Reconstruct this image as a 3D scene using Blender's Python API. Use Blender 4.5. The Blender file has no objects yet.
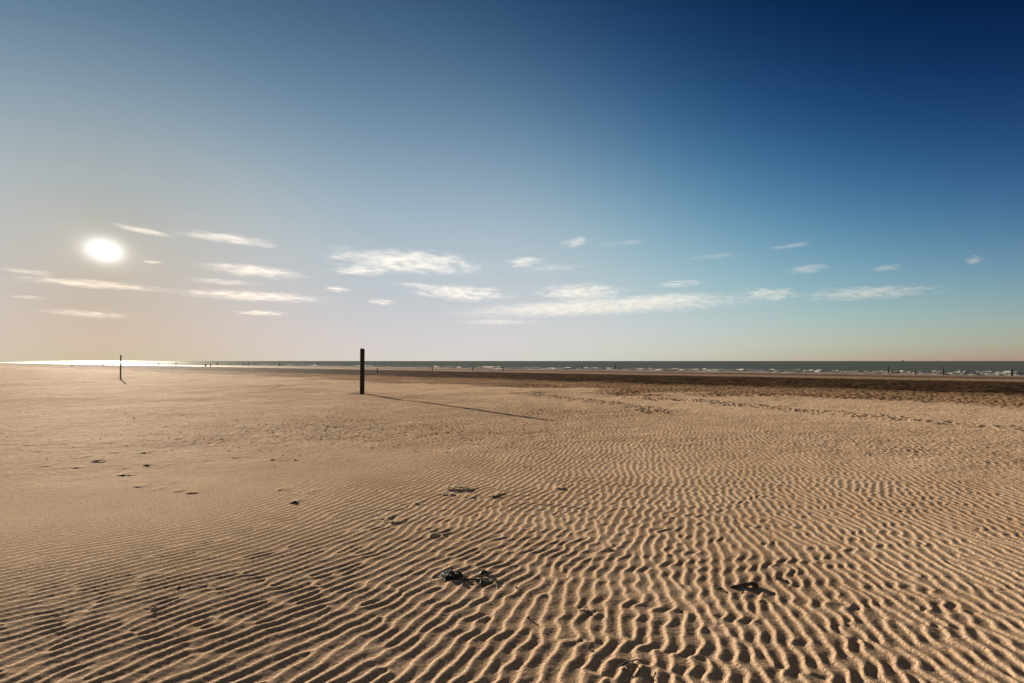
import bpy, bmesh, math, random
import numpy as np
from mathutils import Vector, Matrix, noise as mnoise

random.seed(7)
rng = np.random.default_rng(11)
C = bpy.context.scene
COL = C.collection
FPX, IW, IH = 600.0, 1024, 683           # focal length in pixels, picture size
EYE = 1.6
PITCH = math.atan(19.5 / FPX)
SUN_AZ, SUN_EL = math.radians(-34.35), math.radians(8.7)
SUN_DIR = Vector((math.sin(SUN_AZ) * math.cos(SUN_EL), math.cos(SUN_AZ) * math.cos(SUN_EL), math.sin(SUN_EL)))
EXPO = 1.58
SKY_GAIN = 1.0 / 2 ** EXPO
SEA_Z = -0.72

# ------------------------------------------------------------------ camera
cam = bpy.data.objects.new('camera', bpy.data.cameras.new('camera'))
COL.objects.link(cam)
C.camera = cam
cam.data.sensor_width = 36
cam.data.lens = 36 * FPX / IW
cam.data.clip_start = 0.1
cam.data.clip_end = 400000
cam.location = (0, 0, EYE)
cam.rotation_euler = (math.pi / 2 + PITCH, 0, 0)


def ray(x, y):
    a, b = (x - IW / 2) / FPX, -(y - IH / 2) / FPX
    return Vector((a, math.cos(PITCH) - b * math.sin(PITCH), math.sin(PITCH) + b * math.cos(PITCH)))


def at(x, y, z=0.0):
    """point of the photograph -> where it stands on the level z"""
    d = ray(x, y)
    k = (z - EYE) / d.z
    return Vector((d.x * k, d.y * k, z))


# ------------------------------------------------------------------ helpers
def tag(o, label=None, cat=None, group=None, kind=None):
    if label: o['label'] = label
    if cat: o['category'] = cat
    if group: o['group'] = group
    if kind: o['kind'] = kind
    return o


def link(name, me, mat=None, parent=None, loc=None):
    o = bpy.data.objects.new(name, me)
    COL.objects.link(o)
    if mat: me.materials.append(mat)
    if parent: o.parent = parent
    if loc is not None: o.location = loc
    return o


def mesh_np(name, V, Q, smooth=True):
    me = bpy.data.meshes.new(name)
    n, m = len(V), len(Q)
    k = Q.shape[1]
    me.vertices.add(n)
    me.vertices.foreach_set('co', np.ascontiguousarray(V, np.float32).ravel())
    me.loops.add(m * k)
    me.loops.foreach_set('vertex_index', np.ascontiguousarray(Q, np.int32).ravel())
    me.polygons.add(m)
    me.polygons.foreach_set('loop_start', np.arange(0, m * k, k, dtype=np.int32))
    me.update(calc_edges=True)
    me.polygons.foreach_set('use_smooth', np.full(m, smooth))
    me.update()
    return me


def attr(me, name, v):
    a = me.attributes.new(name, 'FLOAT', 'POINT')
    a.data.foreach_set('value', np.ascontiguousarray(v, np.float32))


def mat(name):
    m = bpy.data.materials.new(name)
    m.use_nodes = True
    nt = m.node_tree
    return m, nt, nt.nodes, nt.links, nt.nodes['Principled BSDF']


def sstep(a, b, x):
    t = np.clip((x - a) / (b - a), 0, 1)
    return t * t * (3 - 2 * t)


class Tile:
    """a periodic noise sheet: N x N cells over L metres, made by filtering white noise"""
    def __init__(s, N, L, filt, seed, cplx=False):
        r = np.random.default_rng(seed)
        f = np.fft.fft2(r.standard_normal((N, N)))
        k = np.fft.fftfreq(N, L / N)
        KX, KY = np.meshgrid(k, k, indexing='ij')
        g = np.fft.ifft2(f * filt(KX, KY))
        g = g if cplx else g.real
        s.g = (g / np.sqrt((np.abs(g) ** 2).mean())).astype(np.complex64 if cplx else np.float32)
        s.N, s.L = N, L

    def __call__(s, X, Y):
        u, v = X * (s.N / s.L), Y * (s.N / s.L)
        i, j = np.floor(u), np.floor(v)
        a, b = (u - i).astype(np.float32), (v - j).astype(np.float32)
        i, j = i.astype(np.int64) % s.N, j.astype(np.int64) % s.N
        i1, j1 = (i + 1) % s.N, (j + 1) % s.N
        g = s.g
        return (g[i, j] * (1 - a) + g[i1, j] * a) * (1 - b) + (g[i, j1] * (1 - a) + g[i1, j1] * a) * b


def band(k0, w):                                   # isotropic band round the frequency k0 (1/m)
    return lambda KX, KY: np.exp(-((np.hypot(KX, KY) - k0) / w) ** 2)


def fbm(klo, p=1.6):
    return lambda KX, KY: np.where(np.hypot(KX, KY) > 0, 1 / (klo + np.hypot(KX, KY)) ** p, 0)


# ------------------------------------------------------------------ the beach
SH_AZ = math.radians(-45.6)
SU = (math.sin(SH_AZ), math.cos(SH_AZ))            # along the shore
SN = (math.cos(SH_AZ), -math.sin(SH_AZ))           # towards the sea

n_low = Tile(512, 160.0, fbm(0.03, 2.0), 3)
n_mid = Tile(512, 24.0, fbm(0.15, 1.7), 4)
n_patch = Tile(512, 48.0, band(0.12, 0.08), 5)
n_bump = Tile(1024, 20.0, band(3.2, 1.6), 6)        # lumps about 0.3 m apart
n_crumb = Tile(1024, 10.0, band(7.0, 3.5), 16)        # crumbs about 14 cm apart
n_fine = Tile(1024, 6.0, band(22, 10), 8)           # crumbs about 4 cm apart
n_long = Tile(512, 120.0, fbm(0.02, 1.8), 9)


def shore(X, Y):
    s = SN[0] * X + SN[1] * Y
    t = SU[0] * X + SU[1] * Y
    return s, t


def beach_base(X, Y):
    s, t = shore(X, Y)
    z = np.interp(s, [-4000, -300, -60, 0, 24, 28, 42, 48, 77, 90, 120, 164, 300, 600, 4000],
                  [9, 3, .55, 0, 0, -.03, -.16, -.24, -.42, -.52, -.70, -.98, -1.9, -4, -8])
    return z, s, t


# --- ripples: band-passed noise in eight crest directions, blended by the local direction
RN, RL = 2048, 25.6
TH = np.radians(np.arange(-8, 70, 9.0))


def rip_filter(th, lam=0.095, sk=0.15, sa=0.17):
    nx, ny = math.cos(th), -math.sin(th)           # normal of crests that run at azimuth th

    def f(KX, KY):
        kr = np.hypot(KX, KY) + 1e-9
        ca = (KX * nx + KY * ny) / kr
        an = np.arccos(np.clip(ca, -1, 1))
        return np.exp(-((kr * lam - 1) / sk) ** 2 - (an / sa) ** 2)
    return f


def zig_filter(th):
    cx, cy = math.sin(th), math.cos(th)            # along the crest
    nx, ny = math.cos(th), -math.sin(th)

    def f(KX, KY):
        ka, kn = np.abs(KX * cx + KY * cy), np.abs(KX * nx + KY * ny)
        return np.exp(-((ka - 3.6) / 1.8) ** 2 - (kn / 4.5) ** 2)
    return f


zig = Tile(RN, RL, zig_filter(math.radians(14)), 21)


def ripples(X, Y):
    r = np.hypot(X, Y)
    th = np.clip(np.radians(19 - np.where(X < 0, 7.0, 3.0) * X * np.minimum(1, 6 / np.maximum(r, 1))), TH[0] + .01, TH[-1] - .01)
    th = th + 0.10 * n_mid(X, Y)
    th = np.clip(th, TH[0] + .001, TH[-1] - .001)
    F = np.zeros(len(X), np.complex64)
    right = sstep(-26, 14, np.degrees(np.arctan2(X, np.maximum(Y, .1))))
    q = (th - TH[0]) / (TH[1] - TH[0])
    wx = X + 0.02 * n_patch(X, Y)
    for k, t0 in enumerate(TH):
        w = np.clip(1 - np.abs(q - k), 0, 1)
        m = w > 0
        if not m.any(): continue
        F[m] += w[m] * (1 - right[m]) * Tile(RN, RL, rip_filter(t0), 20, True)(wx[m], Y[m])
        m &= right > 0
        if m.any():
            F[m] += w[m] * right[m] * Tile(RN, RL, rip_filter(t0, sa=.24, sk=.17), 20, True)(wx[m], Y[m])
    phi = np.angle(F) + (0.22 + 0.40 * right) * zig(X, Y)
    p = np.mod(phi / (2 * np.pi), 1.0)
    sp = 0.25                                       # steep face towards the low sun, sharp crest, gentle hollow back
    u = np.clip((p - sp) / (1 - sp), 0, 1)
    h = np.where(p < sp, (0.5 - 0.5 * np.cos(np.pi * p / sp)) ** .9, .5 * (0.5 + 0.5 * np.cos(np.pi * u)) + .5 * (1 - u) ** 1.7)
    amp = np.clip(np.abs(F) * 4.5, 0, 1) ** 0.45
    return (h - 0.4) * amp, right


def seg_dist(X, Y, pts):
    d = np.full(len(X), 1e9)
    for a, b in zip(pts[:-1], pts[1:]):
        vx, vy = b.x - a.x, b.y - a.y
        l2 = vx * vx + vy * vy
        t = np.clip(((X - a.x) * vx + (Y - a.y) * vy) / l2, 0, 1)
        d = np.minimum(d, np.hypot(X - a.x - t * vx, Y - a.y - t * vy))
    return d


TRACK = [at(640, 398), at(700, 401.5), at(760, 407.5), at(850, 414.7), at(930, 422.5), at(1024, 430), at(1200, 446)]
TRACK_B = [at(520, 394.5), at(575, 399), at(620, 404), at(655, 411)]
TRACK_C = [at(255, 388.5), at(330, 385), at(360, 384)]
SCARPS = [(28, 441, 9), (26, 446, 10), (50, 443, 8), (14, 447, 7), (92, 445, 6), (143, 453, 6), (75, 459, 9), (98, 461, 14),
          (85, 457, 7), (58, 461, 6), (42, 467, 9), (76, 468.5, 12), (124, 475, 15), (122, 468, 9), (147, 465, 9),
          (137, 487, 12), (152, 491, 8), (62, 445, 8), (40, 452, 9), (112, 453, 9), (165, 484, 7), (175, 492, 8),
          (190, 494, 9), (295, 502, 9), (284, 490, 12), (310, 494, 8), (460, 490, 24), (448, 494, 16), (470, 497, 14),
          (495, 497, 9), (500, 494, 7), (418, 504, 8), (430, 530, 11), (437, 536, 14), (386, 519, 10), (398, 524, 8),
          (560, 489, 9), (205, 461, 6), (218, 462, 5), (272, 460, 5), (235, 458, 5), (142, 441, 6), (120, 444, 6)]
POST_A, POST_B = at(362, 395.5), at(120.5, 379)


def ground_z(X, Y, detail=True):
    """height of the sand and its look: wetness, lumpy brown stones, grain strength"""
    z, s, t = beach_base(X, Y)
    r = np.hypot(X, Y)
    s2 = s + 1.3 * n_low(X, Y) * sstep(10, 60, r) + 1.2 * n_mid(X, Y) * sstep(15, 40, r)
    brown = sstep(25, 28.5, s2 + 2.0 * n_patch(X, Y))           # lumpy damp sand beyond the dry beach
    wet = sstep(35.5, 44, s2 + .8 * n_mid(X * 2, Y * 2)) * (1 - sstep(72, 79, s2))     # dark wet mud
    film = sstep(76, 80, s2)                                     # thin film of water up to the sea
    line = sstep(92, 94, s2) * (1 - sstep(104, 107, s2))
    z = z + 0.05 * n_low(X, Y) * sstep(9, 40, r) * (1 - film) + 0.006 * n_mid(X, Y) * (1 - film) * sstep(7, 13, r)
    if not detail:
        return z
    R, right = ripples(X, Y)
    az = np.degrees(np.arctan2(X, np.maximum(Y, .01)))
    flat = sstep(-12, -30, az) * sstep(4.1, 8.4, r)
    patch = np.clip(0.95 + 0.10 * n_patch(X, Y), 0.7, 1.1)
    smooth = sstep(15.5, 19, s2) * (1 - brown)                   # wind-smoothed pale strip before the lumps
    d1 = seg_dist(X, Y, TRACK)
    d2 = seg_dist(X, Y, TRACK_B)
    d3 = seg_dist(X, Y, TRACK_C)
    wob = 0.25 * n_mid(X * 3, Y * 3)
    tr = np.maximum(1 - sstep(.25, .75, d1 + wob), 0.9 * (1 - sstep(.3, 1.1, d2 + wob)))
    tr = np.maximum(tr, 0.8 * (1 - sstep(.3, 1.3, d3 + wob)))
    fade = np.interp(r, [0, 3.2, 4.5, 6, 9, 14, 24, 34, 60], [1.02, .98, .84, .72, .58, .48, .42, .36, 0])
    A = 0.0098 * patch * fade * (1 - .82 * flat) * (1 - .72 * smooth) * (1 - brown) * (1 - .9 * tr)
    A = A * (1 + .18 * right)
    z = z + A * R
    # broken, crumbly texture of the middle distance
    crumb = sstep(8, 14, r) * (1 - smooth * .8) * (1 - film) * (1 - wet)
    nb = n_bump(X, Y)
    z = z + 0.0018 * crumb * np.clip(n_crumb(X, Y), -1, 3) * np.clip(.8 + .5 * n_patch(X + 7, Y), 0, 2)
    nf = n_fine(X, Y)
    z = z + nf * (0.00018 + .0012 * tr)
    z = z + tr * 0.014 * np.abs(nb) + brown * (1 - wet) * (1 - film) * 0.012 * np.clip(nb, -1, 3)
    z = z + wet * 0.012 * n_bump(X * .4, Y * .4) + wet * .005 * nb
    # little scarps and trampled crumbs
    for (px, py, w) in SCARPS:
        c = at(px, py)
        wid = w * c.y / FPX * .5
        m = np.abs(X - c.x) < 4 * wid + .3
        m &= np.abs(Y - c.y) < .8
        i = np.nonzero(m)[0]
        if not len(i): continue
        dx, dy = (X[i] - c.x) / wid, (Y[i] - c.y) + 0.05 * np.sin(X[i] * 9 + px)
        prof = np.where(dy < 0, np.exp(-(dy / .022) ** 2), np.exp(-(dy / .16) ** 2))
        z[i] += (.003 + .0004 * w) * np.exp(-dx ** 4 * .5) * prof * (1 + .35 * nb[i])
    for P, rad in ((POST_A, .45), (POST_B, .4)):                 # scour round the posts
        d = np.hypot(X - P.x, Y - P.y)
        z = z - 0.05 * np.exp(-(d / rad) ** 2) + 0.02 * np.exp(-((d - .75) / .25) ** 2)
    return z, brown, wet, film, line, tr, smooth, sstep(7, 15, r)


def radii():
    r, out = 0.5, []
    while r < 5200:
        out.append(r)
        if r < 2.2: d = .03
        elif r < 6: d = .0105
        elif r < 42: d = .0105 * (r / 6) ** 1.12
        else: d = r * .0028 * (r / 42) ** .9
        r += d
    return np.array(out)


RAD = radii()
fine = np.arange(-math.radians(58), math.radians(58), .0016)
coarse = np.radians(np.arange(61, 300, 3.0))
ANG = np.concatenate([fine, coarse])
nr, na = len(RAD), len(ANG)
GX = (RAD[:, None] * np.sin(ANG)[None]).ravel()
GY = (RAD[:, None] * np.cos(ANG)[None]).ravel()
GZ, g_brown, g_wet, g_film, g_line, g_tr, g_smooth, g_crumb = ground_z(GX, GY)
idx = np.arange(nr * na).reshape(nr, na)
a_, b_ = idx[:-1], idx[1:]
Q = np.stack([a_, np.roll(a_, -1, 1), np.roll(b_, -1, 1), b_], -1).reshape(-1, 4)[:, ::-1]
centre = np.array([[0, 0, 0.0]])
me = mesh_np('beach_sand', np.column_stack([GX, GY, GZ]), Q)
for nm, v in (('brown', g_brown), ('wet', g_wet), ('film', g_film), ('line', g_line), ('trodden', g_tr), ('smooth', g_smooth), ('crumbly', g_crumb)):
    attr(me, nm, v)

m, nt, N, L, P = mat('sand')


def node(kind, **kw):
    n = N.new(kind)
    for k, v in kw.items(): setattr(n, k, v)
    return n


def fattr(name):
    n = node('ShaderNodeAttribute', attribute_name=name)
    return n.outputs['Fac']


def mixc(f, a, b, mode='MIX'):
    n = node('ShaderNodeMix', data_type='RGBA', blend_type=mode)
    for s, v in ((0, f), (6, a), (7, b)):
        if hasattr(v, 'links'): L.new(v, n.inputs[s])
        else: n.inputs[s].default_value = v
    return n.outputs[2]


def math_(op, a, b=0.0, c=None):
    n = node('ShaderNodeMath', operation=op)
    for s, v in enumerate((a, b) if c is None else (a, b, c)):
        if hasattr(v, 'links'): L.new(v, n.inputs[s])
        else: n.inputs[s].default_value = v
    return n.outputs[0]


def noise(scale, detail=2, rough=.5, vec=None):
    n = node('ShaderNodeTexNoise')
    n.inputs['Scale'].default_value = scale
    n.inputs['Detail'].default_value = detail
    n.inputs['Roughness'].default_value = rough
    L.new(vec if vec is not None else geo.outputs['Position'], n.inputs['Vector'])
    return n.outputs['Fac']


def ramp(f, a, b):
    n = node('ShaderNodeMapRange')
    L.new(f, n.inputs[0])
    n.inputs[1].default_value, n.inputs[2].default_value = a, b
    return n.outputs[0]


geo = node('ShaderNodeNewGeometry')
DRY = (.55, .405, .275, 1)
DRY2 = (.465, .33, .215, 1)
c = mixc(ramp(noise(.7, 4), .35, .65), DRY, DRY2)
grain = noise(170, 2, .7)
c = mixc(math_('MULTIPLY', ramp(grain, .50, .68), .7), c, (.17, .10, .055, 1))
c = mixc(math_('MULTIPLY', ramp(grain, .46, .30), .5), c, (.58, .44, .31, 1))
crumbs = noise(38, 3, .6)
c = mixc(math_('MULTIPLY', ramp(crumbs, .54, .68), .42), c, (.22, .135, .075, 1))
c = mixc(math_('MULTIPLY', fattr('trodden'), .45), c, (.20, .125, .07, 1))
lump = mixc(ramp(noise(5, 4, .7), .40, .66), (.36, .235, .14, 1), (.20, .125, .07, 1))
c = mixc(fattr('brown'), c, lump)
c = mixc(math_('MULTIPLY', fattr('smooth'), .6), c, (.60, .44, .295, 1))
mud = mixc(ramp(noise(.5, 4, .65), .45, .70), (.040, .025, .015, 1), (.115, .072, .042, 1))
c = mixc(fattr('wet'), c, mud)
c = mixc(fattr('film'), c, (.27, .185, .115, 1))
c = mixc(math_('MULTIPLY', fattr('line'), .75), c, (.05, .03, .018, 1))
L.new(c, P.inputs['Base Color'])
film = fattr('film')
rough_ = math_('MULTIPLY_ADD', film, -.25, .95)
L.new(rough_, P.inputs['Roughness'])
L.new(math_('MULTIPLY_ADD', film, .03, .004), P.inputs['Specular IOR Level'])
P.inputs['Diffuse Roughness'].default_value = 0.0
bump = node('ShaderNodeBump')
bump.inputs['Strength'].default_value = 1.0
bump.inputs['Distance'].default_value = 1.0
# grit: grains, crumbs and, on the broken sand further up the beach, fist-sized unevenness
hgt = math_('ADD', math_('MULTIPLY', grain, .0075), math_('MULTIPLY', crumbs, .015))
hgt = math_('MULTIPLY_ADD', math_('MULTIPLY', noise(11, 3, .6), fattr('crumbly')), .06, hgt)
L.new(math_('MULTIPLY', hgt, math_('MULTIPLY_ADD', film, -.7, 1.0)), bump.inputs['Height'])
L.new(bump.outputs[0], P.inputs['Normal'])
beach = tag(link('beach_sand', me, m), kind='structure')

# ------------------------------------------------------------------ the sea
m_sea, nt, N, L, P = mat('sea_water')
geo = node('ShaderNodeNewGeometry')
mp = node('ShaderNodeMapping')
mp.inputs['Rotation'].default_value = (0, 0, SH_AZ)
L.new(geo.outputs['Position'], mp.inputs['Vector'])
mp2 = node('ShaderNodeMapping')
mp2.inputs['Scale'].default_value = (1.0, .35, 1)
L.new(mp.outputs[0], mp2.inputs['Vector'])
big = noise(.07, 3, .6, mp2.outputs[0])
small = noise(.55, 4, .65, mp2.outputs[0])
N.remove(P)
dif = node('ShaderNodeBsdfDiffuse')
L.new(mixc(ramp(noise(.012, 3, .6, mp2.outputs[0]), .35, .65), (.006, .019, .015, 1), (.013, .034, .026, 1)), dif.inputs['Color'])
glo = node('ShaderNodeBsdfGlossy'); glo.inputs['Roughness'].default_value = .5; glo.inputs['Color'].default_value = (.92, .95, .90, 1)
mxs = node('ShaderNodeMixShader'); mxs.inputs[0].default_value = .15
L.new(dif.outputs[0], mxs.inputs[1]); L.new(glo.outputs[0], mxs.inputs[2]); L.new(mxs.outputs[0], N['Material Output'].inputs['Surface'])
b1 = node('ShaderNodeBump'); b1.inputs['Strength'].default_value = 1; b1.inputs['Distance'].default_value = 2.2
b2 = node('ShaderNodeBump'); b2.inputs['Strength'].default_value = 1; b2.inputs['Distance'].default_value = .45
L.new(big, b1.inputs['Height']); L.new(small, b2.inputs['Height'])
L.new(b1.outputs[0], b2.inputs['Normal']); L.new(b2.outputs[0], glo.inputs['Normal'])
ss = np.concatenate([np.linspace(112, 400, 60), np.geomspace(410, 90000, 50)])
tt = np.concatenate([-np.geomspace(90000, 60, 30), np.linspace(-50, 400, 40), np.geomspace(420, 90000, 30)])
S_, T_ = np.meshgrid(ss, tt, indexing='ij')
V = np.column_stack([(SN[0] * S_ + SU[0] * T_).ravel(), (SN[1] * S_ + SU[1] * T_).ravel(), np.full(S_.size, SEA_Z)])
ix = np.arange(S_.size).reshape(S_.shape)
Q = np.stack([ix[:-1, :-1], ix[1:, :-1], ix[1:, 1:], ix[:-1, 1:]], -1).reshape(-1, 4)
tag(link('sea', mesh_np('sea', V, Q), m_sea), kind='structure')

# surf: rolls of broken white water along the edge of the sea
m_foam, nt, N, L, P = mat('foam')
geo = node('ShaderNodeNewGeometry')
L.new(mixc(ramp(noise(1.6, 3, .7), .35, .65), (.56, .55, .52, 1), (.38, .38, .36, 1)), P.inputs['Base Color'])
P.inputs['Roughness'].default_value = .9
P.inputs['Specular IOR Level'].default_value = .1
trl = node('ShaderNodeBsdfTranslucent'); trl.inputs['Color'].default_value = (.85, .84, .80, 1)
mx = node('ShaderNodeMixShader'); mx.inputs[0].default_value = .4
L.new(P.outputs[0], mx.inputs[1]); L.new(trl.outputs[0], mx.inputs[2]); L.new(mx.outputs[0], N['Material Output'].inputs['Surface'])
f_n = Tile(1024, 260.0, fbm(.06, 1.1), 31)
f_s = Tile(1024, 40.0, fbm(.4, 1.0), 32)
VV, QQ, off = [], [], 0
tline = np.arange(-130, 900, .45)
for k, (s0, hmax, wid, thr) in enumerate([(126, .07, 5.5, -1.8), (131, .12, 3.5, -1.6), (138, .20, 2.8, -1.4), (147, .22, 3.2, -1.0), (157, .24, 3.0, .1), (170, .16, 2.2, 1.3)]):
    one = np.full(len(tline), 1.0)
    act = np.clip((f_n(tline, one * 37 * k) - thr) * 2.0, 0, 1) * (0.55 + .45 * sstep(420, 60, tline))
    hh = hmax * act * np.clip(.9 + .28 * f_s(tline, one * 11 * k), .3, 1.6)
    sc = s0 + 3.0 * f_n(tline + 90, one * 53 * k) + .6 * f_s(tline, one * 7 * k)
    prof = np.linspace(-1, 1, 7)
    S_ = sc[:, None] + wid * act[:, None] * prof[None]
    Z_ = SEA_Z - .03 + (hh[:, None] + .05) * (1 - prof[None] ** 2) * (.85 + .16 * f_s(S_.ravel() * 3, np.repeat(tline, 7)).reshape(S_.shape))
    T_ = np.repeat(tline[:, None], 7, 1)
    V = np.column_stack([(SN[0] * S_ + SU[0] * T_).ravel(), (SN[1] * S_ + SU[1] * T_).ravel(), Z_.ravel()])
    ix = np.arange(S_.size).reshape(S_.shape) + off
    q = np.stack([ix[:-1, :-1], ix[:-1, 1:], ix[1:, 1:], ix[1:, :-1]], -1)
    ok = (act[:-1] > .03) & (act[1:] > .03)
    VV.append(V); QQ.append(q[ok].reshape(-1, 4)); off += len(V)
tag(link('surf_foam', mesh_np('surf_foam', np.concatenate(VV), np.concatenate(QQ)), m_foam), kind='stuff',
    label='broken white surf rolling along the edge of the dark green sea', cat='surf')

# ------------------------------------------------------------------ wooden posts
m_wood, nt, N, L, P = mat('tarred_wood')
tc = node('ShaderNodeTexCoord')
mp = node('ShaderNodeMapping'); mp.inputs['Scale'].default_value = (14, 14, 1.2)
L.new(tc.outputs['Object'], mp.inputs['Vector'])
streak = noise(3, 5, .65, mp.outputs[0])
L.new(mixc(ramp(streak, .35, .7), (.012, .009, .008, 1), (.045, .032, .024, 1)), P.inputs['Base Color'])
P.inputs['Roughness'].default_value = .85
P.inputs['Specular IOR Level'].default_value = .25
b1 = node('ShaderNodeBump'); b1.inputs['Strength'].default_value = .8; b1.inputs['Distance'].default_value = .008
L.new(streak, b1.inputs['Height']); L.new(b1.outputs[0], P.inputs['Normal'])


def post_mesh(h, rad, seed, square=0.0, seg=24):
    """a weathered pile: slightly out of round, fluted by cracks, worn chamfer at the top, its foot below the sand"""
    rr = random.Random(seed)
    ph = [rr.uniform(0, 6.28) for _ in range(6)]
    rows = [(-.35, 1.03), (0, 1.02), (.25 * h, 1.0), (.5 * h, .99), (.75 * h, .97), (h - .06, .96), (h - .025, .93), (h, .80)]
    V, F = [], []
    for z, k in rows:
        for i in range(seg):
            a = 2 * math.pi * i / seg
            q = 1 + .03 * math.cos(2 * a + ph[0]) + .018 * math.cos(5 * a + ph[1] + z) - .05 * max(0, math.cos(9 * a + ph[2]) - .8) * 5 * .3
            q *= 1 + .012 * math.sin(3 * z + ph[3] + a)
            zz = z + (0 if z < h - .1 else .012 * math.cos(a + ph[4]))
            V.append((rad * k * q * math.cos(a), rad * k * q * math.sin(a), zz))
    for j in range(len(rows) - 1):
        for i in range(seg):
            F.append((j * seg + i, j * seg + (i + 1) % seg, (j + 1) * seg + (i + 1) % seg, (j + 1) * seg + i))
    F.append(tuple(range(len(rows) * seg - seg, len(rows) * seg)))
    me = bpy.data.meshes.new('post')
    me.from_pydata(V, [], F)
    for p in me.polygons: p.use_smooth = len(p.vertices) == 4
    return me


def gz(x, y):
    return float(ground_z(np.array([x]), np.array([y]), False)[0])


a = link('wooden_post', post_mesh(2.2, .108, 1), m_wood, loc=(POST_A.x, POST_A.y, -.02))
tag(a, 'tall thick dark wooden post standing alone in pale dry sand with a long shadow', 'post', 'wooden posts on the beach')
b = link('wooden_post', post_mesh(2.16, .056, 2), m_wood, loc=(POST_B.x, POST_B.y, -.02))
b.rotation_euler.x = math.radians(.4)
tag(b, 'tall slender post in dry sand below the low sun, short shadow at its foot', 'post', 'wooden posts on the beach')

WET_POSTS = [  # x, base y, top y, width px, label
    (377.3, 373.0, 368.3, 1.0, 'short dark stump just right of the tall thick post, on wet sand'),
    (432.3, 370.8, 367.0, 0.9, 'small dark post on the wet shore, second to the right of the tall thick post'),
    (472.4, 371.0, 367.0, 0.8, 'small thin post on the wet shore between two similar posts, left of the picture middle'),
    (503.0, 371.3, 366.5, 0.7, 'faint thin post by the water just left of the picture middle'),
    (526.0, 369.6, 366.0, 0.8, 'small dark post by the water just right of the picture middle'),
    (582.3, 369.4, 365.5, 0.9, 'small post at the foam edge, left one of a close pair against the sea'),
    (615.3, 370.0, 364.3, 1.1, 'taller dark post at the foam edge, right one of a close pair against the sea'),
    (888.2, 373.8, 365.5, 1.3, 'tallest dark post standing in white surf, first of the right hand row'),
    (915.3, 374.8, 370.6, 1.1, 'short dark post in front of white surf, between two taller posts'),
    (943.2, 375.2, 366.8, 1.0, 'slender tall post in the surf, third of the right hand row'),
    (1012.0, 376.0, 369.6, 1.9, 'thick dark post in the surf near the right edge of the picture'),
    (205.6, 366.6, 364.5, 1.2, 'squat dark stump on the far shore, left one of a close pair'),
    (210.3, 366.8, 363.2, 0.9, 'dark thin stump on the far shore, right one of a close pair'),
]
for k, (px, yb, yt, w, lab) in enumerate(WET_POSTS):
    P0 = at(px, yb, -.5)
    for _ in range(6):
        P0 = at(px, yb, max(gz(P0.x, P0.y), SEA_Z))
    hgt = (yb - yt) * P0.y / FPX
    o = link('mooring_post', post_mesh(hgt + .06, max(.09, w * P0.y / FPX * .5), 10 + k, seg=12), m_wood, loc=(P0.x, P0.y, P0.z - .05))
    o.rotation_euler = (math.radians(random.uniform(-1.2, 1.2)), math.radians(random.uniform(-1.2, 1.2)), 0)
    tag(o, lab, 'post', 'small posts along the waterline')
FAR = [(44.5, 363.6, 362.2), (72, 366.6, 363), (103, 366, 363.2), (149, 365.6, 362), (158.5, 365.4, 362.4), (176, 366, 362.4), (217.3, 365, 361.5),
       (243, 365.4, 361.8), (249, 365.6, 362.2), (254, 365.6, 362), (279.3, 366.2, 362.6), (317, 366.6, 362.6)]
for k, (px, yb, yt) in enumerate(FAR):
    P0 = at(px, yb, -.5)
    for _ in range(6):
        P0 = at(px, yb, max(gz(P0.x, P0.y), SEA_Z))
    hgt = (yb - yt) * P0.y / FPX
    o = link('mooring_post', post_mesh(hgt, .33 * P0.y / FPX, 40 + k, seg=8), m_wood, loc=(P0.x, P0.y, P0.z - .02))
    tag(o, 'faint thin post on the far shimmering waterline left of the tall thick post', 'post', 'faint posts far along the shore')

# ------------------------------------------------------------------ ship on the horizon
m_ship, nt, N, L, P = mat('ship_paint')
P.inputs['Base Color'].default_value = (.10, .13, .12, 1)
P.inputs['Roughness'].default_value = .6
m_ship2, nt, N, L, P = mat('ship_white')
P.inputs['Base Color'].default_value = (.35, .36, .34, 1)
d = at(903, 363.5, SEA_Z); k = 6000 / d.y
ship = bpy.data.objects.new('cargo_ship', None); COL.objects.link(ship)
ship.location = (d.x * k, 6000, SEA_Z)
ship.rotation_euler.z = math.radians(20)
tag(ship, 'small grey cargo ship far away on the sea horizon at right', 'ship')


def box_bm(bm, x0, x1, y0, y1, z0, z1):
    vs = [bm.verts.new(p) for p in ((x0, y0, z0), (x1, y0, z0), (x1, y1, z0), (x0, y1, z0), (x0, y0, z1), (x1, y0, z1), (x1, y1, z1), (x0, y1, z1))]
    for f in ((3, 2, 1, 0), (4, 5, 6, 7), (0, 1, 5, 4), (1, 2, 6, 5), (2, 3, 7, 6), (3, 0, 4, 7)):
        bm.faces.new([vs[i] for i in f])


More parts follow.
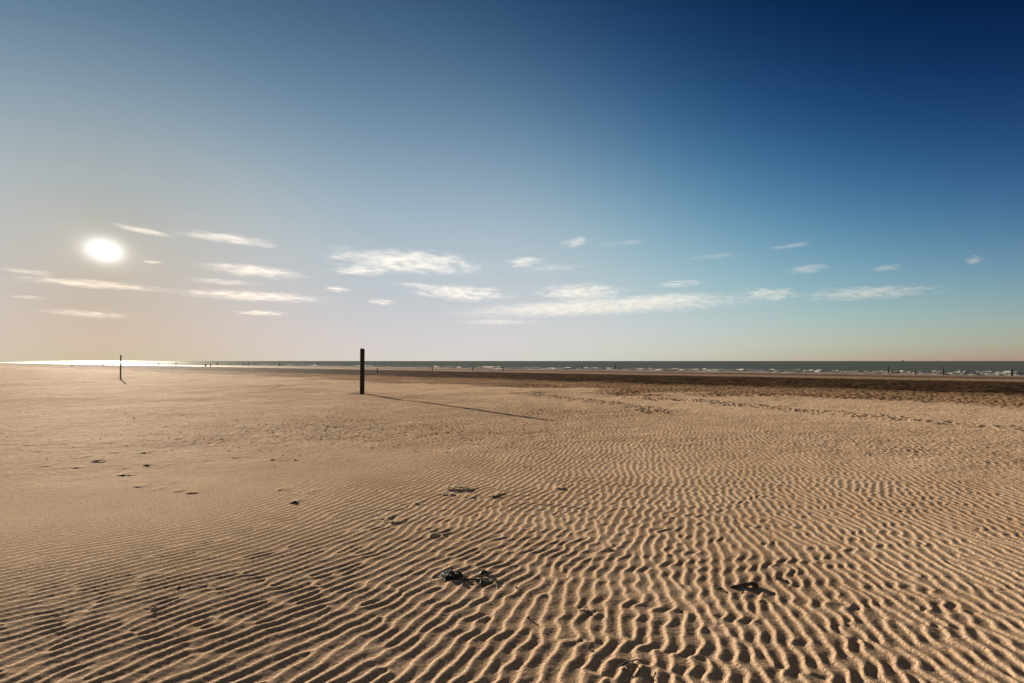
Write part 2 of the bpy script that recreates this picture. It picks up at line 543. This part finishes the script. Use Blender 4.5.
bm = bmesh.new()
prof = [(-24, 3.0), (-23, 3.6), (14, 3.8), (20, 2.6), (25, .2)]
top = [[bm.verts.new((x, s * w, 4.5 + (1.5 if x > 18 else 0))) for x, w in prof] for s in (-1, 1)]
low = [[bm.verts.new((x * .94, s * w * .7, -2)) for x, w in prof] for s in (-1, 1)]
for i in range(4):
    bm.faces.new((top[0][i], top[0][i + 1], top[1][i + 1], top[1][i]))
    bm.faces.new((low[0][i], low[0][i + 1], top[0][i + 1], top[0][i]))
    bm.faces.new((top[1][i], top[1][i + 1], low[1][i + 1], low[1][i]))
bm.faces.new((low[0][0], top[0][0], top[1][0], low[1][0]))
bm.faces.new((top[0][4], low[0][4], low[1][4], top[1][4]))
me = bpy.data.meshes.new('hull'); bm.to_mesh(me); bm.free()
link('hull', me, m_ship, ship)
bm = bmesh.new()
box_bm(bm, -22, -13, -3, 3, 4.6, 10); box_bm(bm, -21, -15, -2.4, 2.4, 10.1, 12.5)
me = bpy.data.meshes.new('superstructure'); bm.to_mesh(me); bm.free()
link('superstructure', me, m_ship2, ship)
bm = bmesh.new(); box_bm(bm, -11, 13, -3, 3, 4.6, 6.4)
me = bpy.data.meshes.new('cargo_hatch'); bm.to_mesh(me); bm.free()
link('cargo_hatch', me, m_ship, ship)

# ------------------------------------------------------------------ things washed up on the sand
def debris_mat(name, c1, c2, scale=40, rough=.7):
    global N, L, geo
    m, nt, N_, L_, P = mat(name)
    N, L = N_, L_
    geo = node('ShaderNodeNewGeometry')
    L.new(mixc(ramp(noise(scale, 3, .6), .35, .65), c1, c2), P.inputs['Base Color'])
    P.inputs['Roughness'].default_value = rough
    P.inputs['Specular IOR Level'].default_value = .3
    return m


m_weed = debris_mat('dark_seaweed', (.008, .010, .006, 1), (.030, .030, .014, 1))
m_weed2 = debris_mat('olive_seaweed', (.09, .085, .02, 1), (.035, .035, .012, 1))
m_drift = debris_mat('driftwood', (.075, .05, .035, 1), (.028, .018, .012, 1), 60)
m_shell = debris_mat('shell', (.55, .47, .38, 1), (.34, .26, .19, 1), 80, .5)
m_shelld = debris_mat('dark_shell', (.03, .027, .03, 1), (.09, .075, .07, 1), 80, .45)


def zfull(x, y):
    """the sand as the mesh has it, at one point (nearest vertex of the polar sheet)"""
    r, an = math.hypot(x, y), math.atan2(x, y)
    i = int(np.argmin(np.abs(RAD - r))); j = int(np.argmin(np.abs(ANG - an)))
    return float(GZ[i * na + j])


def tube(bm, pts, rads, seg=7, flat=1.0):
    rings = []
    for i, p in enumerate(pts):
        d = (pts[min(i + 1, len(pts) - 1)] - pts[max(i - 1, 0)]).normalized()
        u = d.cross(Vector((0, 0, 1)))
        u = u.normalized() if u.length > 1e-4 else Vector((1, 0, 0))
        v = u.cross(d).normalized()
        rings.append([bm.verts.new(p + (u * math.cos(a) + v * math.sin(a) * flat) * rads[i]) for a in [2 * math.pi * k / seg for k in range(seg)]])
    for A, B in zip(rings[:-1], rings[1:]):
        for k in range(seg):
            f = bm.faces.new((A[k], A[(k + 1) % seg], B[(k + 1) % seg], B[k])); f.smooth = True
    bm.faces.new(rings[0][::-1]); bm.faces.new(rings[-1])


def finish(name, bm, m, loc, rz=0, parent=None):
    bmesh.ops.recalc_face_normals(bm, faces=bm.faces)
    me = bpy.data.meshes.new(name); bm.to_mesh(me); bm.free()
    o = link(name, me, m, parent, loc)
    o.rotation_euler.z = rz
    return o


def weed_bm(w, d, h, n, seed, rad=.0035):
    """a tangle of curling fronds that lies on the sand"""
    rr = random.Random(seed)
    bm = bmesh.new()
    for _ in range(n):
        x, y = rr.gauss(0, w * .22), rr.gauss(0, d * .22)
        a = rr.uniform(0, 6.28); pts = []; z = rr.uniform(.002, h * .5)
        for k in range(7):
            pts.append(Vector((x, y, max(.001, z))))
            a += rr.uniform(-.9, .9)
            st = rr.uniform(.5, 1) * (w + d) * .06
            x += math.cos(a) * st; y += math.sin(a) * st
            lim = h * max(0, 1 - (2 * x / w) ** 2 - (2 * y / d) ** 2)
            z = max(.002, min(lim, z + rr.uniform(-.4, .5) * h * .5))
        tube(bm, pts, [rad * q * rr.uniform(.7, 1.4) for q in (.5, 1, 1.2, 1.2, 1, .8, .3)], 5, .45)
    return bm


def put(px, py, dz=0.0):
    p = at(px, py); p = at(px, py, zfull(p.x, p.y))
    return Vector((p.x, p.y, zfull(p.x, p.y) + dz))


o = finish('seaweed_clump', weed_bm(.17, .17, .05, 110, 1, .005), m_weed, put(452, 576, -.004))
tag(o, 'blackish tangle of seaweed, the darkest clump on the rippled sand', 'seaweed')
o = finish('seaweed_clump', weed_bm(.24, .18, .018, 30, 2, .004), m_weed2, put(486, 582, -.004))
tag(o, 'loose olive green seaweed strands beside the pale twig', 'seaweed')


def stick_bm(pts, rads, seed=0, knots=3):
    rr = random.Random(seed)
    bm = bmesh.new()
    P2, R2 = [], []
    for i in range(len(pts) - 1):
        for k in range(4):
            f = k / 4
            P2.append(pts[i].lerp(pts[i + 1], f) + Vector((rr.uniform(-1, 1), rr.uniform(-1, 1), rr.uniform(-.4, .4))) * rads[i] * .18)
            R2.append((rads[i] * (1 - f) + rads[i + 1] * f) * rr.uniform(.88, 1.12))
    P2.append(pts[-1]); R2.append(rads[-1])
    tube(bm, P2, R2, 9)
    return bm


c0 = put(472, 581)
bm = stick_bm([Vector((-.13, .02, .006)), Vector((-.05, .012, .012)), Vector((.05, -.01, .012)), Vector((.12, -.05, .006))], [.003, .006, .006, .003], 3)
tube(bm, [Vector((.03, -.005, .01)), Vector((.07, .01, .018)), Vector((.11, .012, .016))], [.004, .003, .0015], 6)
o = finish('twig', bm, m_drift, c0)
tag(o, 'thin forked twig lying next to the blackish seaweed clump', 'twig')


def shell_bm(l, w, h, seg=14, ring=5):
    """one valve of a mussel: a bowed, pointed dome open below"""
    bm = bmesh.new(); rows = []
    for j in range(ring + 1):
        f = j / ring; row = []
        for i in range(seg):
            a = 2 * math.pi * i / seg
            k = 1 - .45 * max(0, math.cos(a)) * (1 if math.cos(a) > 0 else 0) * abs(math.sin(a))
            row.append(bm.verts.new((l * .5 * math.cos(a) * f, w * .5 * math.sin(a) * f * k * (1 - .35 * math.cos(a)), h * (1 - f ** 2) + .001)))
        rows.append(row)
    for A, B in zip(rows[1:-1], rows[2:]):
        for i in range(seg):
            f = bm.faces.new((A[i], A[(i + 1) % seg], B[(i + 1) % seg], B[i])); f.smooth = True
    f = bm.faces.new(rows[1]); f.smooth = True
    for v in rows[0]: bm.verts.remove(v)
    r2 = bmesh.ops.solidify(bm, geom=list(bm.faces), thickness=.0015)
    return bm


o = finish('mussel_shell', shell_bm(.075, .035, .022), m_shelld, put(484, 573, .001), .3)
tag(o, 'dark mussel shell just above the thin forked twig', 'shell')

# bent piece of driftwood, half buried, with a curled end
c0 = put(738, 588, -.012)
bm = stick_bm([Vector((-.075, -.004, .004)), Vector((-.03, .002, .014)), Vector((.05, .018, .022)), Vector((.115, .034, .030)), Vector((.142, .022, .026)), Vector((.138, -.006, .012)), Vector((.10, -.022, .006))],
              [.008, .015, .015, .013, .010, .008, .005], 5)
o = finish('driftwood', bm, m_drift, c0)
tag(o, 'dark bent driftwood with a hooked end, half buried among the ripples', 'driftwood')
o = finish('shell_fragment', shell_bm(.03, .022, .010), m_shell, put(742, 593, .002), 1.0)
tag(o, 'pale shell fragment directly below the dark bent driftwood', 'shell')
o = finish('seaweed_clump', weed_bm(.06, .05, .02, 14, 7, .004), m_weed, put(718, 589, -.002))
tag(o, 'little dark weed scrap just left of the bent driftwood', 'seaweed')
o = finish('seaweed_clump', weed_bm(.07, .04, .018, 14, 8, .004), m_weed, put(777, 578.5, -.002))
tag(o, 'little dark weed scrap just right of the bent driftwood', 'seaweed')
# twig in the foreground
c0 = put(628, 665)
bm = stick_bm([Vector((-.055, -.03, .006)), Vector((-.03, -.02, .013)), Vector((.0, .0, .018)), Vector((.03, .012, .012))], [.003, .006, .006, .003], 9)
tube(bm, [Vector((-.03, -.02, .012)), Vector((-.015, -.055, .012)), Vector((-.02, -.085, .008))], [.005, .004, .002], 6)
tube(bm, [Vector((0, 0, .016)), Vector((.03, -.03, .02)), Vector((.05, -.055, .012))], [.005, .004, .002], 6)
tube(bm, [Vector((.01, .004, .016)), Vector((.05, .02, .02)), Vector((.085, .018, .012))], [.006, .007, .002], 6, .5)
o = finish('twig', bm, m_drift, c0)
tag(o, 'dark forked twig nearest the bottom edge, lying across the ripples', 'twig')
WEED = [(457, 489, .36, .14, .012, 18, 'thin dark weed scattered in a wide patch, middle of the rippled sand', m_weed2),
        (496, 496, .12, .06, .014, 10, 'small dark weed bits just right of the wide scattered patch', m_weed),
        (561, 489.5, .09, .05, .02, 12, 'lone dark weed scrap right of the middle, before the ripples fade', m_weed),
        (433, 533, .10, .06, .02, 14, 'dark weed tuft above the blackish clump, on broken ripples', m_weed),
        (396, 522, .13, .05, .01, 10, 'weed bits on broken ripples left of the dark weed tuft', m_weed2),
        (123, 475.5, .20, .06, .022, 18, 'darkest weed bundle on the smooth sand at left', m_weed),
        (98, 462, .20, .05, .016, 14, 'long low weed bundle above left of the darkest one', m_weed),
        (146, 465.5, .10, .05, .03, 12, 'weed scrap on smooth sand above right of the darkest bundle', m_weed2),
        (143, 453.5, .10, .05, .03, 12, 'small dark weed dot farthest up the smooth sand at left', m_weed),
        (294, 502, .10, .05, .02, 12, 'dark weed scrap where the smooth sand meets the ripples', m_weed),
        (272, 459.5, .06, .04, .016, 12, 'dark weed dot left of a similar one on crumbly sand', m_weed),
        (295, 460.5, .06, .04, .014, 12, 'dark weed dot right of a similar one on crumbly sand', m_weed),
        (610, 551, .10, .05, .02, 12, 'small dark weed bits among zigzag ripples above the driftwood', m_weed),
        (585, 611, .07, .03, .015, 10, 'thin dark weed strand on a crest left of the driftwood', m_weed)]
for k, (px, py, w, dd, h, n, lab, mm) in enumerate(WEED):
    o = finish('seaweed_clump', weed_bm(w, dd, h, n, 60 + k, .005 if py > 515 else .008), mm, put(px, py, -.003))
    tag(o, lab, 'seaweed')
SHELLS = [(179, 587.5, .035, m_shelld, 'small dark shell lying in a trough of the long left ripples'),
          (154, 609.5, .05, m_shell, 'pale shell on a crest of the long left ripples'),
          (516, 588, .03, m_shelld, 'tiny dark shell right of the olive weed strands'),
          (589, 649, .025, m_shelld, 'tiny dark shell left of the forked twig nearest the bottom edge'),
          (528, 618, .03, m_shelld, 'tiny dark shell in a trough below the thin forked twig')]
for k, (px, py, l, mm, lab) in enumerate(SHELLS):
    o = finish('sea_shell', shell_bm(l, l * .6, l * .3), mm, put(px, py, .001), k * 1.3)
    tag(o, lab, 'shell')

# the litter of shell crumbs and weed bits, too many to count
VV, QQ, off = [], [], 0
cnt = 0
r2 = np.random.default_rng(5)
while cnt < 1500:
    px, py = r2.uniform(-60, 1080), r2.uniform(398, 470)
    wgt = math.exp(-((px - 340) / 260) ** 2 - ((py - 425) / 28) ** 2) + .12
    if py > 440: wgt *= .4
    if r2.random() > wgt: continue
    p = put(px, py)
    l = r2.uniform(.008, .030) * (1 + .5 * (r2.random() > .9)); a = r2.uniform(0, 6.28); h = l * r2.uniform(.2, .6)
    n = 6
    ring = [(l * .5 * math.cos(t + a) * r2.uniform(.6, 1.2), l * .5 * math.sin(t + a) * r2.uniform(.4, 1.0), 0) for t in np.linspace(0, 6.28, n, endpoint=False)]
    V = [(p.x + x, p.y + y, p.z - .003) for x, y, _ in ring] + [(p.x + x * .55, p.y + y * .55, p.z + h) for x, y, _ in ring]
    F = [(off + i, off + (i + 1) % n, off + n + (i + 1) % n, off + n + i) for i in range(n)] + [(off + n, off + n + 1, off + n + 2, off + n + 3), (off + n, off + n + 3, off + n + 4, off + n + 5)]
    VV += V; QQ += F; off += 2 * n; cnt += 1
me = mesh_np('shell_litter', np.array(VV), np.array(QQ), False)
m_lit = debris_mat('shell_litter', (.16, .11, .08, 1), (.03, .022, .018, 1), 9)
tag(link('shell_litter', me, m_lit), 'tiny dark shell crumbs strewn over the crumbly middle of the beach', 'shell litter', kind='stuff')

# ------------------------------------------------------------------ sky
w = bpy.data.worlds.new('World'); C.world = w; w.use_nodes = True
nt = w.node_tree; N, L = nt.nodes, nt.links
bg = N['Background']
sky = node('ShaderNodeTexSky', sky_type='NISHITA', sun_disc=False)
sky.sun_elevation, sky.sun_rotation = SUN_EL, SUN_AZ
sky.air_density, sky.dust_density, sky.ozone_density = 1.0, .3, 4.0
tc = node('ShaderNodeTexCoord')
nrm = node('ShaderNodeVectorMath', operation='NORMALIZE'); L.new(tc.outputs['Generated'], nrm.inputs[0])
sep = node('ShaderNodeSeparateXYZ'); L.new(nrm.outputs[0], sep.inputs[0])
el = math_('MULTIPLY', math_('ARCSINE', math_('MAXIMUM', sep.outputs[2], 0.0)), 180 / math.pi)
dot = node('ShaderNodeVectorMath', operation='DOT_PRODUCT'); L.new(nrm.outputs[0], dot.inputs[0]); dot.inputs[1].default_value = SUN_DIR
ang = math_('MULTIPLY', math_('ARCCOSINE', math_('MINIMUM', dot.outputs['Value'], 1.0)), 180 / math.pi)


def gauss(x, wd):
    q = math_('DIVIDE', x, wd)
    return math_('EXPONENT', math_('MULTIPLY', math_('MULTIPLY', q, q), -1.0))


def expo(x, wd):
    return math_('EXPONENT', math_('DIVIDE', x, -wd))


# air above the sea: the Nishita sky plus sea haze and the brightness round the sun, rolled off softly
G_ = 3.447
hz, au, hz2, near = expo(el, 14.151), gauss(ang, 41.698), expo(el, 4.933), expo(ang, 8.509)
hz3 = expo(math_('MAXIMUM', el, .4), 1.5)
hz5 = expo(el, 9.0)
ring = math_('MULTIPLY', gauss(math_('SUBTRACT', ang, 22.0), 13.0), math_('SUBTRACT', 1.0, hz2))   # clearer, bluer air between the sun's haze and the open sky
hz4 = math_('MULTIPLY', expo(el, 5.0), expo(ang, 25.0))
zen = math_('MULTIPLY', math_('LOGARITHM', math_('ADD', math_('EXPONENT', math_('MULTIPLY_ADD', el, .25, -3.5)), 1.0), math.e), 4 / 14)
zen = math_('MINIMUM', zen, 1.25)
anti_fill = gauss(math_('SUBTRACT', 180.0, ang), 40.0)  # warm glow added opposite the sun, out of view, to fill ripple shadows
# the sun itself, drawn out a little by the thin ice haze it shines through
e1 = Vector((math.cos(SUN_AZ), -math.sin(SUN_AZ), 0)); e1 = e1 - Vector((0, 0, .16)); e1 = (e1 - SUN_DIR * e1.dot(SUN_DIR)).normalized(); e2 = SUN_DIR.cross(e1)


def dotv(v):
    n = node('ShaderNodeVectorMath', operation='DOT_PRODUCT'); L.new(nrm.outputs[0], n.inputs[0]); n.inputs[1].default_value = v
    return math_('MULTIPLY', n.outputs['Value'], 180 / math.pi)


qa, qb = math_('DIVIDE', dotv(e1), 1.08), math_('DIVIDE', dotv(e2), .76)
rad = math_('SQRT', math_('ADD', math_('MULTIPLY', qa, qa), math_('MULTIPLY', qb, qb)))
front = math_('GREATER_THAN', dot.outputs['Value'], .5)
sepn = node('ShaderNodeSeparateColor'); L.new(sky.outputs[0], sepn.inputs[0])
comb = node('ShaderNodeCombineColor')
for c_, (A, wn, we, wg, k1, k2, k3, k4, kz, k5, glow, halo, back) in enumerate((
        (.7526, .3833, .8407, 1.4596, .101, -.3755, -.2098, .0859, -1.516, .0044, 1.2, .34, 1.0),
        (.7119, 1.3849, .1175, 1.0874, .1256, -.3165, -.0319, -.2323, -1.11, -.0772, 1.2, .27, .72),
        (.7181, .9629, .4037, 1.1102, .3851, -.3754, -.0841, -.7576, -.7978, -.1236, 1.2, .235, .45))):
    x = math_('MULTIPLY', sepn.outputs[c_], wn * .01 / .04)
    x = math_('ADD', x, math_('ADD', math_('MULTIPLY', hz, we), math_('MULTIPLY', au, wg)))
    xg = math_('POWER', x, G_)
    y = math_('DIVIDE', xg, math_('ADD', xg, 1.0))
    a = math_('MULTIPLY_ADD', hz2, k1, 1.0); a = math_('MULTIPLY_ADD', near, k2, a)
    a = math_('MULTIPLY_ADD', hz3, k3, a); a = math_('MULTIPLY_ADD', hz4, k4, a); a = math_('MULTIPLY_ADD', hz5, k5, a)
    y = math_('MULTIPLY', math_('MULTIPLY', y, a), A)
    y = math_('MULTIPLY', y, math_('MULTIPLY_ADD', ring, (-.25, -.11, -.03)[c_], 1.0))
    y = math_('MULTIPLY', y, math_('EXPONENT', math_('MULTIPLY', zen, kz)))
    y = math_('MULTIPLY_ADD', anti_fill, back, y)
    gl = math_('ADD', math_('MULTIPLY', gauss(rad, 1.0), glow), math_('MULTIPLY', expo(rad, 1.8), halo))
    y = math_('MULTIPLY_ADD', gl, front, y)
    L.new(y, comb.inputs[c_])
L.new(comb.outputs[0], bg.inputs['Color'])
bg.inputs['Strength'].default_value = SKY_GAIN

# ------------------------------------------------------------------ clouds: thin ice streaks as real volumes high over the sea
def cloud_mat(dens, sx, sz, thr, rot):
    global N, L, geo
    m = bpy.data.materials.new('cloud_ice'); m.use_nodes = True
    nt = m.node_tree; N, L = nt.nodes, nt.links
    N.remove(N['Principled BSDF'])
    vol = node('ShaderNodeVolumePrincipled')
    vol.inputs['Color'].default_value = (.97, .95, .93, 1)
    vol.inputs['Anisotropy'].default_value = .35
    tco = node('ShaderNodeTexCoord')
    oi = node('ShaderNodeObjectInfo')
    ofs = node('ShaderNodeVectorMath', operation='SCALE'); L.new(oi.outputs['Location'], ofs.inputs[0]); ofs.inputs['Scale'].default_value = .0007
    mp = node('ShaderNodeMapping'); mp.inputs['Scale'].default_value = (sx, sx * .35, sz); mp.inputs['Rotation'].default_value = (0, math.radians(rot), 0)
    L.new(tco.outputs['Object'], mp.inputs['Vector'])
    add = node('ShaderNodeVectorMath', operation='ADD'); L.new(mp.outputs[0], add.inputs[0]); L.new(ofs.outputs[0], add.inputs[1])
    n1 = node('ShaderNodeTexNoise'); n1.inputs['Scale'].default_value = 1; n1.inputs['Detail'].default_value = 7; n1.inputs['Roughness'].default_value = .68
    n1.inputs['Distortion'].default_value = .5
    L.new(add.outputs[0], n1.inputs['Vector'])
    ln = node('ShaderNodeVectorMath', operation='LENGTH'); L.new(tco.outputs['Object'], ln.inputs[0])
    rr_ = math_('MULTIPLY', ln.outputs['Value'], ln.outputs['Value'])
    f = math_('ADD', n1.outputs['Fac'], math_('MULTIPLY', rr_, -.42))
    f = ramp(f, thr, thr + .28)
    L.new(math_('MULTIPLY', math_('POWER', f, 1.6), dens), vol.inputs['Density'])
    L.new(vol.outputs[0], N['Material Output'].inputs['Volume'])
    return m


CLOUDS = [  # x0, x1, y, height px, optical depth, tilt px, label
    (332, 490, 262, 22, 1.3, 6, 'feathery white cloud with combed upper edge, above the tall thick post'),
    (332, 392, 271, 10, .9, -2, 'small wispy cloud just under the left end of the feathery one'),
    (412, 510, 293, 15, 1.2, 3, 'white cloud patch between the feathery cloud and the horizon'),
    (505, 545, 262, 10, .8, -2, 'faint curl of cloud right of the feathery one'),
    (560, 592, 242, 9, .8, -4, 'tiny hooked cloud highest in the middle of the sky'),
    (538, 625, 292, 16, 1.4, 0, 'left white puff on top of the long bank'),
    (455, 765, 306, 17, 1.5, -10, 'longest flat cloud bank low over the sea'),
    (655, 705, 284, 7, .8, -2, 'thin cloud sliver above the long bank'),
    (742, 800, 294, 13, 1.4, 3, 'white puff joining the long bank to the pointed cloud'),
    (800, 938, 293, 13, 1.4, 0, 'pointed white cloud at the right end of the bank'),
    (785, 828, 269, 9, .9, -2, 'small isolated cloud above the pointed one'),
    (768, 812, 246, 6, .5, -3, 'faintest streak high above the small isolated cloud'),
    (868, 902, 268, 7, .6, 0, 'faint double wisp above the pointed cloud'),
    (962, 984, 260, 9, .7, -4, 'small pale wisp nearest the right edge of the sky'),
    (112, 178, 231, 4, .9, 8, 'thin pink streak curving down over the sun'),
    (178, 282, 239, 8, .9, 6, 'thin streak trailing right from the one over the sun'),
    (205, 306, 271, 12, .9, 5, 'lens shaped cloud right of the sun'),
    (180, 330, 296, 10, .9, 2, 'flat pinkish cloud under the lens shaped one'),
    (20, 168, 284, 7, .9, 3, 'long pink streak under the sun'),
    (236, 288, 313, 5, .8, 0, 'short low streak under the flat pinkish cloud'),
    (40, 136, 314, 7, .5, 3, 'dim lower streak below the long pink one'),
    (368, 395, 302, 6, .8, 1, 'tiny low cloud right above the tall thick post'),
    (322, 350, 289, 6, .8, 1, 'tiny cloud between the flat pinkish cloud and the white patch'),
    (0, 62, 272, 5, .5, 2, 'faint streak at the left edge, higher than the long pink streak'),
    (10, 44, 297, 4, .45, 1, 'short dim streak at the left edge, lower than the long pink streak'),
    (186, 262, 282, 5, .5, 2, 'thin veil between the lens shaped and the flat pinkish cloud'),
    (390, 440, 285, 5, .6, 2, 'thin veil above the left end of the white patch'),
    (520, 585, 268, 6, .45, -2, 'thin veil right of the faint curl of cloud'),
    (600, 648, 243, 5, .35, -3, 'barely visible wisp right of the tiny hooked cloud'),
    (620, 720, 298, 10, .9, -3, 'middle white swell on top of the long bank'),
    (690, 745, 256, 5, .35, -3, 'barely visible wisp left of the faintest streak'),
    (455, 540, 322, 6, .5, 0, 'lowest dim cloud layer under the long bank'),
    (140, 165, 262, 3, .6, 1, 'thin bright sliver touching the sun on its right'),
]
ALT = 4500.0
for k, (x0, x1, y, hp, tau, tilt, lab) in enumerate(CLOUDS):
    d = ray((x0 + x1) / 2, y).normalized()
    D = min((ALT + random.uniform(-400, 400)) / d.z, 60000)
    right_v = Vector((d.y, -d.x, 0)).normalized()
    L0, L1 = ray(x0, y), ray(x1, y)
    p0, p1 = L0 * (D / L0.length), L1 * (D / L1.length)
    rx = (p1 - p0).length / 2 * 1.6
    rz = hp * D / ray((x0 + x1) / 2, y).length / FPX * .5 * 1.65
    ry = min(max(rx * .4, rz * 2), 2200)
    bm = bmesh.new()
    bmesh.ops.create_icosphere(bm, subdivisions=3, radius=1.0)
    me = bpy.data.meshes.new('cloud'); bm.to_mesh(me); bm.free()
    o = link('cloud', me, cloud_mat(tau / (2 * ry) * 1.05, max(2.0, rx / 800), 4.6, .31, 26 if k == 0 else 6), loc=d * D + Vector((0, 0, EYE)))
    xa = math.atan2(right_v.y, right_v.x)
    o.rotation_euler = (0, math.atan2(tilt, x1 - x0), xa)
    o.scale = (rx, ry, rz)
    tag(o, lab, 'cloud', 'streaky clouds')

# ------------------------------------------------------------------ sun
s = bpy.data.lights.new('sun', 'SUN')
s.energy, s.color, s.angle = 4.5, (1, .84, .66), math.radians(.5)
so = bpy.data.objects.new('sun', s); COL.objects.link(so)
so.rotation_euler = SUN_DIR.to_track_quat('Z', 'Y').to_euler()

vs = C.view_settings
vs.view_transform, vs.look, vs.exposure, vs.gamma, vs.use_curve_mapping = 'Standard', 'None', EXPO, 1, False
C.cycles.max_bounces = 4
C.cycles.sample_clamp_direct = 3.0
C.cycles.volume_bounces = 0
C.cycles.volume_step_rate = 1.0
C.cycles.use_denoising = True
C.cycles.denoising_input_passes = 'RGB_ALBEDO_NORMAL'
